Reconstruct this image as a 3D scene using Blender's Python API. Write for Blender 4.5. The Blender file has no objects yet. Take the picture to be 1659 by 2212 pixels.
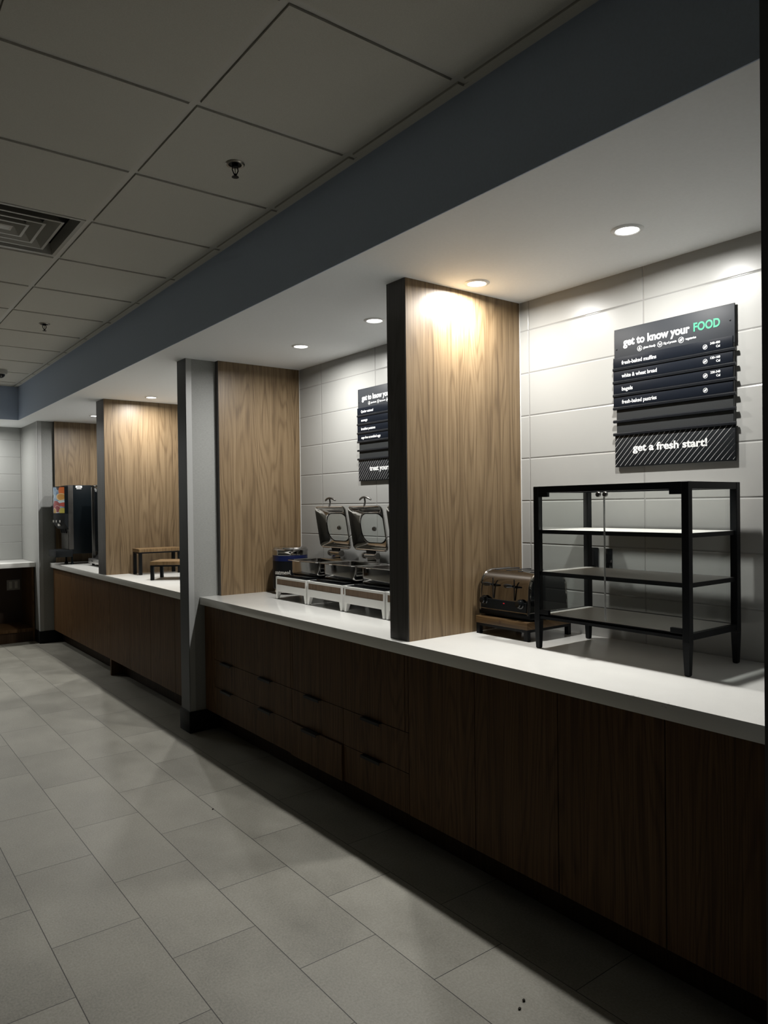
import bpy, bmesh, math, random
from mathutils import Vector, Matrix

random.seed(7)
PI = math.pi
scene = bpy.context.scene
COL = scene.collection

# ------------------------------------------------------------------ camera
CAM_H, CAM_F, YAW, PITCH, ROLL = 1.475, 1573.07, 0.6508, -0.0087, -0.0121
cd = bpy.data.cameras.new('camera')
cam = bpy.data.objects.new('camera', cd)
COL.objects.link(cam)
cd.sensor_fit = 'HORIZONTAL'
cd.sensor_width = 36.0
cd.lens = CAM_F / 1659.0 * 36.0
cd.clip_start = 0.05
fw = Vector((math.sin(YAW), math.cos(YAW), 0))
rt = Vector((math.cos(YAW), -math.sin(YAW), 0))
up = Vector((0, 0, 1))
fw2 = fw * math.cos(PITCH) + up * math.sin(PITCH)
up2 = up * math.cos(PITCH) - fw * math.sin(PITCH)
rt3 = rt * math.cos(ROLL) + up2 * math.sin(ROLL)
up3 = up2 * math.cos(ROLL) - rt * math.sin(ROLL)
mat = Matrix((rt3, up3, -fw2)).transposed().to_4x4()
mat.translation = Vector((0, 0, CAM_H))
cam.matrix_world = mat
scene.camera = cam

# ------------------------------------------------------------------ world, exposure
w = bpy.data.worlds.new('world')
scene.world = w
w.use_nodes = True
w.node_tree.nodes['Background'].inputs[0].default_value = (0.9, 0.95, 1.0, 1)
w.node_tree.nodes['Background'].inputs[1].default_value = 0.0
vs = scene.view_settings
vs.view_transform = 'Standard'
vs.look = 'None'
vs.gamma = 1.0
vs.use_curve_mapping = False
vs.exposure = 0.0
scene.cycles.use_denoising = True
scene.cycles.max_bounces = 10
scene.cycles.diffuse_bounces = 5
scene.cycles.glossy_bounces = 5
scene.cycles.transmission_bounces = 8
scene.cycles.transparent_max_bounces = 16
scene.cycles.caustics_reflective = False
scene.cycles.caustics_refractive = False
scene.cycles.sample_clamp_indirect = 4.0
LAMP_W = 15.8
LAMP_COL = (1.0, 0.98, 0.94)
LENS_GLOW = 9.0

# ------------------------------------------------------------------ main dimensions
ZS, ZT, ZC = 2.4526, 2.8139, 0.8874      # soffit, tiled ceiling, worktop
CT = 0.050                                # worktop thickness
XB, XC, XS = 2.6934, 1.9368, 1.6484       # tiled wall, worktop front edge, bulkhead face
XF = 1.965                                # cabinet fronts
KICK = 0.143
YN, YP1, YP2 = 0.776, 2.4263, 2.5566      # near wall end, near divider faces
YW, YC1, YC2 = 4.522, 4.565, 4.706        # cladding, column faces
YQ1, YQ2 = 6.64, 6.86                     # far divider faces
YV, YE = 8.63, 8.68                       # far cladding, far column face
YBK = 8.70                                # bulkhead return
YFAR = 9.50                               # recess tile wall
XEC = 1.83                                # far column side face


# ------------------------------------------------------------------ node helpers
class Nodes:
    def __init__(self, name):
        self.m = bpy.data.materials.new(name)
        self.m.use_nodes = True
        self.nt = self.m.node_tree
        self.nt.nodes.clear()
        self.out = self.nt.nodes.new('ShaderNodeOutputMaterial')

    def node(self, t, **kw):
        n = self.nt.nodes.new(t)
        for k, v in kw.items():
            setattr(n, k, v)
        return n

    def put(self, sock, v):
        if isinstance(v, bpy.types.NodeSocket):
            self.nt.links.new(v, sock)
        elif isinstance(v, (tuple, list)) and len(v) == 3 and sock.type == 'RGBA':
            sock.default_value = (*v, 1)
        else:
            sock.default_value = v

    def math(self, op, a, b=None, c=None, clamp=False):
        n = self.node('ShaderNodeMath', operation=op, use_clamp=clamp)
        for i, v in enumerate((a, b, c)):
            if v is not None:
                self.put(n.inputs[i], v)
        return n.outputs[0]

    def pos(self):
        g = self.node('ShaderNodeNewGeometry')
        s = self.node('ShaderNodeSeparateXYZ')
        self.nt.links.new(g.outputs['Position'], s.inputs[0])
        return s.outputs[0], s.outputs[1], s.outputs[2]

    def comb(self, x, y, z):
        n = self.node('ShaderNodeCombineXYZ')
        for i, v in enumerate((x, y, z)):
            self.put(n.inputs[i], v)
        return n.outputs[0]

    def scaled(self, p, s):
        return self.comb(*[self.math('MULTIPLY', a, b) for a, b in zip(p, s)])

    def noise(self, vec, scale=1.0, detail=3.0, rough=0.55, dist=0.0):
        n = self.node('ShaderNodeTexNoise')
        self.put(n.inputs['Vector'], vec)
        n.inputs['Scale'].default_value = scale
        n.inputs['Detail'].default_value = detail
        n.inputs['Roughness'].default_value = rough
        n.inputs['Distortion'].default_value = dist
        return n.outputs[0]

    def white(self, vec):
        n = self.node('ShaderNodeTexWhiteNoise', noise_dimensions='3D')
        self.put(n.inputs['Vector'], vec)
        return n.outputs[0]

    def remap(self, v, a, b, c, d, smooth=False):
        n = self.node('ShaderNodeMapRange', interpolation_type='SMOOTHSTEP' if smooth else 'LINEAR')
        self.put(n.inputs[0], v)
        for i, x in enumerate((a, b, c, d)):
            self.put(n.inputs[i + 1], x)
        return n.outputs[0]

    def ramp(self, fac, stops):
        n = self.node('ShaderNodeValToRGB')
        cr = n.color_ramp
        while len(cr.elements) < len(stops):
            cr.elements.new(0.5)
        for e, (p, c) in zip(cr.elements, stops):
            e.position = p
            e.color = (*c, 1)
        self.put(n.inputs[0], fac)
        return n.outputs[0]

    def mix(self, fac, a, b, mode='MIX'):
        n = self.node('ShaderNodeMix', data_type='RGBA', blend_type=mode)
        self.put(n.inputs[0], fac)
        self.put(n.inputs[6], a)
        self.put(n.inputs[7], b)
        return n.outputs[2]

    def bump(self, h, dist=0.001, strength=1.0):
        n = self.node('ShaderNodeBump')
        n.inputs['Strength'].default_value = strength
        n.inputs['Distance'].default_value = dist
        self.put(n.inputs['Height'], h)
        return n.outputs[0]

    def bsdf(self, color, rough=0.5, metal=0.0, normal=None, spec=0.5, coat=0.0):
        b = self.node('ShaderNodeBsdfPrincipled')
        self.put(b.inputs['Base Color'], color)
        self.put(b.inputs['Roughness'], rough)
        self.put(b.inputs['Metallic'], metal)
        self.put(b.inputs['Specular IOR Level'], spec)
        b.inputs['Coat Weight'].default_value = coat
        if normal is not None:
            self.put(b.inputs['Normal'], normal)
        self.nt.links.new(b.outputs[0], self.out.inputs[0])
        return self.m


def plain(name, color, rough=0.5, metal=0.0, spec=0.5, grain=0.0, gscale=60.0):
    n = Nodes(name)
    if grain:
        p = n.pos()
        f = n.noise(n.scaled(p, (gscale,) * 3), 1.0, 3.0)
        col = n.mix(n.remap(f, 0.3, 0.7, 0, 1), tuple(c * (1 - grain) for c in color), tuple(min(1, c * (1 + grain)) for c in color))
        return n.bsdf(col, rough, metal, n.bump(f, 0.0004, 0.35), spec)
    return n.bsdf(color, rough, metal, None, spec)


def wood(name, dark, mid, light, rough=0.42, seed=0.0, scale=1.0, spec=0.4, along='z'):
    n = Nodes(name)
    x, y, z = n.pos()
    if along == 'y':
        x, y, z = n.math('ADD', z, n.math('MULTIPLY', x, 0.5)), 0.0, y
    h = n.math('ADD', n.math('ADD', x, n.math('MULTIPLY', y, 1.0)), seed)
    k = n.math('SUBTRACT', x, y)
    big = n.noise(n.comb(n.math('MULTIPLY', h, 5.0 * scale), n.math('MULTIPLY', k, 0.6), n.math('MULTIPLY', z, 0.42)), 1.0, 2.0, 0.5)
    rings = n.math('POWER', n.remap(n.math('SINE', n.math('MULTIPLY', big, 150.0)), -1, 1, 0, 1), 3.0)
    fine = n.noise(n.comb(n.math('MULTIPLY', h, 190.0 * scale), n.math('MULTIPLY', k, 20.0), n.math('MULTIPLY', z, 1.5)), 1.0, 4.0, 0.68)
    band = n.noise(n.comb(n.math('MULTIPLY', h, 26.0 * scale), n.math('MULTIPLY', k, 2.0), n.math('MULTIPLY', z, 0.30)), 1.0, 4.0, 0.65)
    pore = n.noise(n.comb(n.math('MULTIPLY', h, 520.0 * scale), n.math('MULTIPLY', k, 60.0), n.math('MULTIPLY', z, 6.0)), 1.0, 2.0, 0.6)
    v = n.math('ADD', n.math('MULTIPLY', rings, -0.15), n.math('MULTIPLY', fine, 0.75))
    v = n.math('ADD', v, n.math('MULTIPLY', band, 0.55))
    v = n.math('SUBTRACT', v, n.remap(pore, 0.56, 0.70, 0, 0.22))
    v = n.remap(v, 0.30, 0.86, 0, 1)
    col = n.ramp(v, [(0.0, dark), (0.5, mid), (1.0, light)])
    return n.bsdf(col, rough, 0.0, n.bump(fine, 0.0006, 0.25), spec)


def wall_tile(name, axis, origin, pitch, ztop, zp, color):
    n = Nodes(name)
    x, y, z = n.pos()
    u = n.math('DIVIDE', n.math('SUBTRACT', x if axis == 'x' else y, origin), pitch)
    v = n.math('DIVIDE', n.math('SUBTRACT', z, ztop), zp)
    cu, cv = n.math('FLOOR', u), n.math('FLOOR', v)
    fu, fv = n.math('SUBTRACT', u, cu), n.math('SUBTRACT', v, cv)
    du = n.math('MULTIPLY', n.math('MINIMUM', fu, n.math('SUBTRACT', 1.0, fu)), pitch)
    dv = n.math('MULTIPLY', n.math('MINIMUM', fv, n.math('SUBTRACT', 1.0, fv)), zp)
    d = n.math('MINIMUM', du, dv)
    h = n.remap(d, 0.0004, 0.0052, 0, 1)
    g = n.remap(d, 0.0007, 0.0018, 0, 1, True)
    rnd = n.white(n.comb(cu, cv, 3.0))
    lin = n.noise(n.comb(n.math('MULTIPLY', u, 20.0), n.math('MULTIPLY', v, 70.0), 0.0), 1.0, 2.0)
    a = tuple(c * 0.96 for c in color)
    col = n.mix(n.math('ADD', n.math('MULTIPLY', rnd, 0.5), n.math('MULTIPLY', lin, 0.5)), a, color)
    col = n.mix(g, (0.24, 0.24, 0.235), col)
    hh = n.math('ADD', h, n.math('MULTIPLY', lin, 0.03))
    return n.bsdf(col, n.remap(d, 0.003, 0.006, 0.12, 0.33), 0.0, n.bump(hh, 0.0022, 0.9), 0.36)


def floor_tile(name):
    n = Nodes(name)
    x, y, z = n.pos()
    px, py = 0.3009, 0.6108
    r = n.math('DIVIDE', n.math('SUBTRACT', x, 0.8722), px)
    row = n.math('FLOOR', r)
    fr = n.math('SUBTRACT', r, row)
    b = n.math('ADD', n.math('DIVIDE', n.math('SUBTRACT', y, 2.9288), py), n.math('MULTIPLY', n.math('FLOORED_MODULO', row, 2.0), 0.5))
    cb = n.math('FLOOR', b)
    fb = n.math('SUBTRACT', b, cb)
    dx = n.math('MULTIPLY', n.math('MINIMUM', fr, n.math('SUBTRACT', 1.0, fr)), px)
    dy = n.math('MULTIPLY', n.math('MINIMUM', fb, n.math('SUBTRACT', 1.0, fb)), py)
    d = n.math('MINIMUM', dx, dy)
    g = n.remap(d, 0.0009, 0.0019, 0, 1, True)
    rnd = n.white(n.comb(row, cb, 5.0))
    off = n.comb(n.math('MULTIPLY', row, 7.3), n.math('MULTIPLY', cb, 3.7), 0.0)
    va = n.node('ShaderNodeVectorMath', operation='ADD')
    n.put(va.inputs[0], n.comb(n.math('MULTIPLY', x, 3.2), n.math('MULTIPLY', y, 2.2), 0.0))
    n.put(va.inputs[1], off)
    cloud = n.noise(va.outputs[0], 1.0, 5.0, 0.6)
    grain = n.noise(n.comb(n.math('MULTIPLY', x, 150.0), n.math('MULTIPLY', y, 110.0), 0.0), 1.0, 4.0, 0.7)
    f = n.math('ADD', n.math('ADD', n.math('MULTIPLY', cloud, 0.58), n.math('MULTIPLY', grain, 0.62)), n.math('MULTIPLY', rnd, 0.10))
    col = n.ramp(n.remap(f, 0.36, 0.92, 0, 1), [(0, (0.112, 0.108, 0.090)), (0.5, (0.216, 0.209, 0.178)), (1, (0.315, 0.306, 0.265))])
    col = n.mix(g, (0.022, 0.021, 0.02), col)
    hh = n.math('ADD', g, n.math('MULTIPLY', grain, 0.25))
    return n.bsdf(col, n.remap(cloud, 0.3, 0.7, 0.42, 0.55), 0.0, n.bump(hh, 0.0012, 0.45), 0.45)


def quartz(name):
    n = Nodes(name)
    x, y, z = n.pos()
    f = n.noise(n.scaled((x, y, z), (7, 7, 7)), 1.0, 5.0, 0.6)
    s = n.noise(n.scaled((x, y, z), (260, 260, 260)), 1.0, 2.0, 0.6)
    col = n.mix(n.math('ADD', n.math('MULTIPLY', f, 0.6), n.math('MULTIPLY', s, 0.4)), (0.73, 0.73, 0.70), (0.84, 0.84, 0.81))
    # scuffed, dirty stretch of the front edge near the display case
    sc = n.noise(n.comb(n.math('MULTIPLY', x, 60.0), n.math('MULTIPLY', y, 38.0), n.math('MULTIPLY', z, 190.0)), 1.0, 4.0, 0.75, 0.8)
    ym = n.math('MULTIPLY', n.remap(y, 1.13, 1.20, 0, 1, True), n.remap(y, 1.30, 1.36, 1, 0, True))
    zm = n.math('MULTIPLY', n.remap(z, ZC - 0.022, ZC - 0.006, 0, 1, True), n.remap(x, XC + 0.004, XC + 0.020, 1, 0, True))
    msk = n.math('MULTIPLY', n.math('MULTIPLY', ym, zm), n.remap(sc, 0.55, 0.66, 0, 0.8, True))
    col = n.mix(msk, col, (0.03, 0.03, 0.025))
    return n.bsdf(col, 0.15, 0.0, None, 0.5)


def glass(name, tint=(0.97, 0.985, 0.98), refl=1.0):
    n = Nodes(name)
    tr = n.node('ShaderNodeBsdfTransparent')
    tr.inputs[0].default_value = (*tint, 1)
    gl = n.node('ShaderNodeBsdfGlossy')
    gl.inputs['Roughness'].default_value = 0.02
    gl.inputs[0].default_value = (1, 1, 1, 1)
    geo = n.node('ShaderNodeNewGeometry')
    dt = n.node('ShaderNodeVectorMath', operation='DOT_PRODUCT')
    n.nt.links.new(geo.outputs['Incoming'], dt.inputs[0])
    n.nt.links.new(geo.outputs['Normal'], dt.inputs[1])
    k = n.math('POWER', n.math('SUBTRACT', 1.0, n.math('ABSOLUTE', dt.outputs['Value'])), 5.0)
    fr = n.math('ADD', 0.035, n.math('MULTIPLY', k, 0.6))
    mx = n.node('ShaderNodeMixShader')
    n.put(mx.inputs[0], n.math('MULTIPLY', fr, refl))
    n.nt.links.new(tr.outputs[0], mx.inputs[1])
    n.nt.links.new(gl.outputs[0], mx.inputs[2])
    n.nt.links.new(mx.outputs[0], n.out.inputs[0])
    return n.m


def weave(name, color):
    n = Nodes(name)
    x, y, z = n.pos()
    f = n.noise(n.comb(n.math('MULTIPLY', x, 60.0), n.math('MULTIPLY', y, 60.0), n.math('MULTIPLY', z, 420.0)), 1.0, 3.0, 0.6)
    col = n.mix(n.remap(f, 0.3, 0.7, 0, 1), tuple(c * 0.86 for c in color), tuple(c * 1.1 for c in color))
    return n.bsdf(col, 0.6, 0.0, n.bump(f, 0.0006, 0.4), 0.3)


def steel(name, color=(0.62, 0.61, 0.59), rough=0.12, smudge=0.12):
    n = Nodes(name)
    p = n.pos()
    f = n.noise(n.scaled(p, (14, 14, 9)), 1.0, 4.0, 0.65, 0.6)
    return n.bsdf(color, n.remap(f, 0.35, 0.75, rough, rough + smudge), 1.0, None)


def glow(name, color, strength):
    n = Nodes(name)
    e = n.node('ShaderNodeEmission')
    e.inputs[0].default_value = (*color, 1)
    e.inputs[1].default_value = strength
    n.nt.links.new(e.outputs[0], n.out.inputs[0])
    return n.m


def drink_art(name, y0, dy, z0, dz):
    """fruit picture on the drinks machine: blue ground with fruit shapes"""
    n = Nodes(name)
    x, y, z = n.pos()
    u = n.math('DIVIDE', n.math('SUBTRACT', y0, y), dy)
    v = n.math('DIVIDE', n.math('SUBTRACT', z, z0), dz)
    f = n.noise(n.comb(n.math('MULTIPLY', u, 3.0), n.math('MULTIPLY', v, 5.0), 0.0), 1.0, 4.0, 0.6, 0.8)
    col = n.mix(n.remap(f, 0.35, 0.65, 0, 1), (0.10, 0.20, 0.36), (0.34, 0.46, 0.58))

    def blob(col, cu, cv, ru, rv, inner, outer=None, ring=0.0):
        a = n.math('DIVIDE', n.math('SUBTRACT', u, cu), ru)
        b = n.math('DIVIDE', n.math('SUBTRACT', v, cv), rv)
        d = n.math('SQRT', n.math('ADD', n.math('MULTIPLY', a, a), n.math('MULTIPLY', b, b)))
        d = n.math('ADD', d, n.math('MULTIPLY', n.math('SUBTRACT', f, 0.5), 0.25))
        c = inner
        if outer is not None:
            c = n.mix(n.remap(d, 1.0 - ring, 1.0 - ring + 0.04, 0, 1), inner, outer)
        return n.mix(n.remap(d, 0.97, 1.03, 1, 0), col, c)
    col = blob(col, 0.72, 0.98, 0.14, 0.10, (0.03, 0.015, 0.02))
    col = blob(col, 0.92, 0.86, 0.20, 0.20, (0.72, 0.16, 0.02))
    col = blob(col, 0.84, 0.62, 0.26, 0.14, (0.62, 0.30, 0.06), (0.75, 0.55, 0.30), 0.25)
    col = blob(col, 0.95, 0.44, 0.30, 0.05, (0.60, 0.72, 0.74))
    col = blob(col, 0.97, 0.33, 0.22, 0.08, (0.52, 0.08, 0.05))
    col = blob(col, 0.50, 0.26, 0.30, 0.22, (0.30, 0.05, 0.05))
    col = blob(col, 0.62, 0.16, 0.20, 0.14, (0.24, 0.03, 0.04), (0.60, 0.42, 0.40), 0.14)
    col = blob(col, 0.40, 0.04, 0.18, 0.16, (0.42, 0.27, 0.08), (0.70, 0.55, 0.45), 0.16)
    col = blob(col, 0.90, 0.08, 0.16, 0.13, (0.52, 0.45, 0.08))
    col = blob(col, 0.20, 0.84, 0.15, 0.10, (0.26, 0.34, 0.42), (0.42, 0.48, 0.52), 0.25)
    col = blob(col, 0.20, 0.66, 0.16, 0.10, (0.10, 0.11, 0.11), (0.60, 0.62, 0.62), 0.30)
    col = blob(col, 0.20, 0.47, 0.17, 0.10, (0.30, 0.34, 0.36), (0.62, 0.64, 0.64), 0.25)
    return n.bsdf(col, 0.3, 0.0, None, 0.5)


M = {}
M['soffit'] = plain('soffit_white_paint', (0.86, 0.885, 0.905), 0.75, grain=0.015, gscale=90)
M['slate'] = plain('slate_paint_with_glare', (0.47, 0.56, 0.72), 0.7, grain=0.03, gscale=120)  # paler and bluer than the slate itself: lens glare put into the colour
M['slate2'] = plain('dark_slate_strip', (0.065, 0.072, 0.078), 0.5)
M['nearwall'] = plain('charcoal_paint', (0.07, 0.075, 0.085), 0.7, grain=0.03, gscale=120)
M['ceil'] = plain('ceiling_tile', (0.62, 0.605, 0.55), 0.9, grain=0.05, gscale=260)
M['tee'] = plain('ceiling_tee_paint', (0.60, 0.59, 0.55), 0.5)
M['roomwall'] = plain('room_wall_paint', (0.12, 0.12, 0.12), 0.8)
M['floor'] = floor_tile('porcelain_floor_tile')
M['tile'] = wall_tile('grey_wall_tile', 'y', 1.7485, 0.6205, 2.3115, 0.2057, (0.334, 0.335, 0.322))
M['tilefar'] = wall_tile('grey_wall_tile_recess', 'x', 1.2, 0.6205, 2.300, 0.2010, (0.345, 0.352, 0.342))
M['tilecaulk'] = plain('pale_tile_trim', (0.60, 0.60, 0.58), 0.4)
M['oak'] = wood('brown_wood_laminate', (0.078, 0.049, 0.025), (0.168, 0.114, 0.061), (0.255, 0.183, 0.106), 0.42)
M['walnut'] = wood('walnut_cabinet_laminate', (0.040, 0.020, 0.0075), (0.088, 0.047, 0.020), (0.145, 0.083, 0.039), 0.5, 3.3, 1.0, 0.14)
M['carcass'] = plain('dark_cabinet_carcass', (0.05, 0.03, 0.018), 0.6)
M['kick'] = wood('walnut_toe_kick', (0.03, 0.018, 0.010), (0.05, 0.03, 0.017), (0.07, 0.044, 0.026), 0.5, 1.1, 1.0, 0.12)
M['edge'] = wood('dark_edge_laminate', (0.055, 0.050, 0.047), (0.085, 0.079, 0.075), (0.115, 0.107, 0.103), 0.45, 2.2, 1.0, 0.3)
M['quartz'] = quartz('white_quartz')
M['paper'] = weave('grey_wallcovering', (0.27, 0.275, 0.265))
M['guard'] = plain('grey_corner_guard', (0.36, 0.365, 0.36), 0.4)
M['base'] = plain('black_rubber_base', (0.007, 0.008, 0.009), 0.5, spec=0.15)
M['black'] = plain('black_powder_coat', (0.006, 0.0068, 0.008), 0.4, spec=0.16)
M['machine'] = plain('black_machine_case', (0.004, 0.006, 0.0075), 0.3, spec=0.08)
M['gloss'] = plain('black_gloss', (0.008, 0.009, 0.010), 0.08)
M['rubber'] = plain('black_rubber', (0.01, 0.01, 0.01), 0.7)
M['chrome'] = steel('polished_steel', (0.50, 0.49, 0.475), 0.06, 0.08)
M['toast'] = steel('smoked_chrome', (0.36, 0.345, 0.33), 0.05, 0.05)
M['brushed'] = steel('brushed_steel', (0.42, 0.41, 0.40), 0.28, 0.1)
M['dullsteel'] = steel('dull_dark_steel', (0.17, 0.165, 0.155), 0.32, 0.1)
M['whitemetal'] = plain('white_powder_coat', (0.72, 0.72, 0.70), 0.4)
M['shelf'] = plain('pale_grey_shelf', (0.74, 0.71, 0.68), 0.35)
M['bamboo'] = wood('oak_riser_wood', (0.10, 0.058, 0.026), (0.185, 0.115, 0.053), (0.28, 0.185, 0.092), 0.4, 5.0)
M['riserwood'] = wood('brown_riser_board', (0.050, 0.028, 0.012), (0.105, 0.062, 0.027), (0.170, 0.106, 0.050), 0.45, 4.0, 1.0, 0.25, 'y')
M['inlay'] = wood('brown_wood_inlay', (0.09, 0.055, 0.03), (0.13, 0.082, 0.047), (0.17, 0.11, 0.065), 0.5, 9.0)
M['burn'] = plain('burnt_mark', (0.05, 0.022, 0.01), 0.7)
M['glass'] = glass('clear_glass')
M['lidglass'] = glass('lid_glass', (0.90, 0.92, 0.91), 1.2)
M['signface'] = plain('charcoal_sign_panel', (0.030, 0.033, 0.038), 0.5, spec=0.16)
M['signstrip'] = plain('navy_black_strip', (0.0055, 0.0075, 0.012), 0.45, spec=0.08)
M['signslot'] = plain('grey_slot', (0.026, 0.028, 0.029), 0.5, spec=0.15)
M['rail'] = plain('black_sign_rail', (0.011, 0.012, 0.014), 0.22, spec=0.35)
M['footer'] = plain('black_sign_footer', (0.010, 0.0115, 0.013), 0.5, spec=0.12)
M['white'] = plain('white_print', (0.70, 0.71, 0.71), 0.5)
M['mint'] = plain('mint_green_print', (0.035, 0.27, 0.16), 0.5)
M['blue'] = plain('navy_band', (0.006, 0.011, 0.055), 0.3)
M['lens'] = glow('lamp_lens', (1.0, 0.985, 0.955), LENS_GLOW)
M['trim'] = plain('white_lamp_trim', (0.75, 0.75, 0.74), 0.35)
M['red'] = glow('red_indicator', (1.0, 0.06, 0.08), 0.22)
M['vent'] = plain('grey_diffuser_paint', (0.48, 0.47, 0.43), 0.2)
M['dark'] = plain('dark_void', (0.006, 0.006, 0.006), 0.9)
M['plate'] = plain('grey_cover_plate', (0.30, 0.29, 0.27), 0.5)
M['bronze'] = steel('aged_nickel', (0.34, 0.32, 0.28), 0.25, 0.15)
M['camwhite'] = plain('off_white_plastic', (0.55, 0.54, 0.50), 0.45)
M['crumb'] = plain('dark_crumb', (0.012, 0.008, 0.005), 0.8)
M['art'] = drink_art('fruit_picture', 8.50, 0.30, 1.436, 0.28)


# ------------------------------------------------------------------ mesh helpers
ROOTLOC = {}


class MB:
    def __init__(self):
        self.bm = bmesh.new()

    def _add(self, vs_, fs):
        v = [self.bm.verts.new(p) for p in vs_]
        for f in fs:
            try:
                self.bm.faces.new([v[i] for i in f])
            except ValueError:
                pass
        return v

    def box(self, x0, x1, y0, y1, z0, z1, bev=0.0, seg=2):
        if bev:
            t = bmesh.new()
            bmesh.ops.create_cube(t, size=1)
            for v in t.verts:
                v.co = Vector(((x0 + x1) / 2 + v.co.x * (x1 - x0), (y0 + y1) / 2 + v.co.y * (y1 - y0), (z0 + z1) / 2 + v.co.z * (z1 - z0)))
            bmesh.ops.bevel(t, geom=list(t.edges), offset=bev, segments=seg, profile=0.5, affect='EDGES')
            t.verts.index_update()
            self._add([v.co.copy() for v in t.verts], [[v.index for v in f.verts] for f in t.faces])
            t.free()
            return self
        self._add([(x0, y0, z0), (x1, y0, z0), (x1, y1, z0), (x0, y1, z0), (x0, y0, z1), (x1, y0, z1), (x1, y1, z1), (x0, y1, z1)],
                  [(0, 3, 2, 1), (4, 5, 6, 7), (0, 1, 5, 4), (1, 2, 6, 5), (2, 3, 7, 6), (3, 0, 4, 7)])
        return self

    def quad(self, a, b, c, d):
        self._add([a, b, c, d], [(0, 1, 2, 3)])
        return self

    def loft(self, loops, cap0=True, cap1=True, closed=True):
        n = len(loops[0])
        vs_ = [p for l in loops for p in l]
        fs = []
        for i in range(len(loops) - 1):
            for j in range(n if closed else n - 1):
                k = (j + 1) % n
                fs.append((i * n + j, i * n + k, (i + 1) * n + k, (i + 1) * n + j))
        if cap0:
            fs.append(tuple(reversed(range(n))))
        if cap1:
            fs.append(tuple(range((len(loops) - 1) * n, len(loops) * n)))
        self._add(vs_, fs)
        return self

    def prism(self, prof, axis, a, b):
        """prof: 2d points; axis 'y': (x,z), 'x': (y,z), 'z': (x,y)"""
        def p(q, t):
            return {'y': (q[0], t, q[1]), 'x': (t, q[0], q[1]), 'z': (q[0], q[1], t)}[axis]
        return self.loft([[p(q, a) for q in prof], [p(q, b) for q in prof]])

    def cyl(self, p0, p1, r0, r1=None, n=20, caps=True):
        r1 = r0 if r1 is None else r1
        p0, p1 = Vector(p0), Vector(p1)
        d = (p1 - p0).normalized()
        u = d.orthogonal().normalized()
        v = d.cross(u)
        L = [[p + (u * math.cos(2 * PI * i / n) + v * math.sin(2 * PI * i / n)) * r for i in range(n)] for p, r in ((p0, r0), (p1, r1))]
        return self.loft(L, caps, caps)

    def lathe(self, prof, c, n=40, axis='z'):
        """prof: (radius, height) pairs"""
        loops = []
        for r, h in prof:
            r = max(r, 1e-5)
            lp = []
            for i in range(n):
                a = 2 * PI * i / n
                if axis == 'z':
                    lp.append((c[0] + r * math.cos(a), c[1] + r * math.sin(a), c[2] + h))
                else:
                    lp.append((c[0] + h, c[1] + r * math.cos(a), c[2] + r * math.sin(a)))
            loops.append(lp)
        return self.loft(loops, True, True)

    def tube(self, pts, r, n=10, closed=False, flat=1.0):
        pts = [Vector(p) for p in pts]
        m = len(pts)
        loops = []
        ref = None
        for i, p in enumerate(pts):
            if closed:
                d = pts[(i + 1) % m] - pts[i - 1]
            else:
                d = pts[min(i + 1, m - 1)] - pts[max(i - 1, 0)]
            d.normalize()
            if ref is None:
                ref = d.orthogonal().normalized()
            ref = (ref - d * ref.dot(d)).normalized()
            b = d.cross(ref)
            rr = r[i] if isinstance(r, (list, tuple)) else r
            loops.append([p + ref * math.cos(2 * PI * j / n) * rr + b * math.sin(2 * PI * j / n) * rr * flat for j in range(n)])
        if closed:
            loops.append(loops[0])
        return self.loft(loops, not closed, not closed)

    def build(self, name, material, parent=None, smooth=False, angle=35):
        bmesh.ops.remove_doubles(self.bm, verts=self.bm.verts, dist=1e-6)
        bmesh.ops.recalc_face_normals(self.bm, faces=self.bm.faces)
        root = parent
        while root is not None and root.parent is not None:
            root = root.parent
        if root is not None:
            off = Vector(ROOTLOC.get(root.name, (0, 0, 0)))
            for v in self.bm.verts:
                v.co -= off
        me = bpy.data.meshes.new(name)
        self.bm.to_mesh(me)
        self.bm.free()
        me.materials.append(material)
        if smooth:
            me.polygons.foreach_set('use_smooth', [True] * len(me.polygons))
            me.set_sharp_from_angle(angle=math.radians(angle))
        o = bpy.data.objects.new(name, me)
        COL.objects.link(o)
        if parent is not None:
            o.parent = parent
        return o


def tag(o, label, cat, group=None):
    o['label'] = label
    o['category'] = cat
    if group:
        o['group'] = group
    return o


def thing(name, loc, label, cat, group=None):
    o = bpy.data.objects.new(name, None)
    COL.objects.link(o)
    o.location = loc
    ROOTLOC[o.name] = loc
    o.empty_display_size = 0.05
    return tag(o, label, cat, group)


def struct(name, mb, material, parent=None, smooth=False):
    o = mb.build(name, material, parent, smooth)
    o['kind'] = 'structure'
    return o


def dup(root, loc, label, group=None):
    r = root.copy()
    COL.objects.link(r)
    r.location = loc
    ROOTLOC[r.name] = loc
    r['label'] = label
    if group:
        r['group'] = group
    for ch in list(root.children):
        c = ch.copy()
        COL.objects.link(c)
        c.parent = r
        for g in list(ch.children):
            d = g.copy()
            COL.objects.link(d)
            d.parent = c
    return r


def box(name, material, parent, *a, bev=0.0, smooth=False):
    return MB().box(*a, bev=bev).build(name, material, parent, smooth or bev > 0)


def rrect(w, h, r, n=6):
    """rounded rectangle loop, centred, counter-clockwise (a, b)"""
    pts = []
    for cx_, cy_, a0 in ((w / 2 - r, h / 2 - r, 0), (-w / 2 + r, h / 2 - r, PI / 2), (-w / 2 + r, -h / 2 + r, PI), (w / 2 - r, -h / 2 + r, 1.5 * PI)):
        for i in range(n + 1):
            a = a0 + PI / 2 * i / n
            pts.append((cx_ + r * math.cos(a), cy_ + r * math.sin(a)))
    return pts


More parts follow.
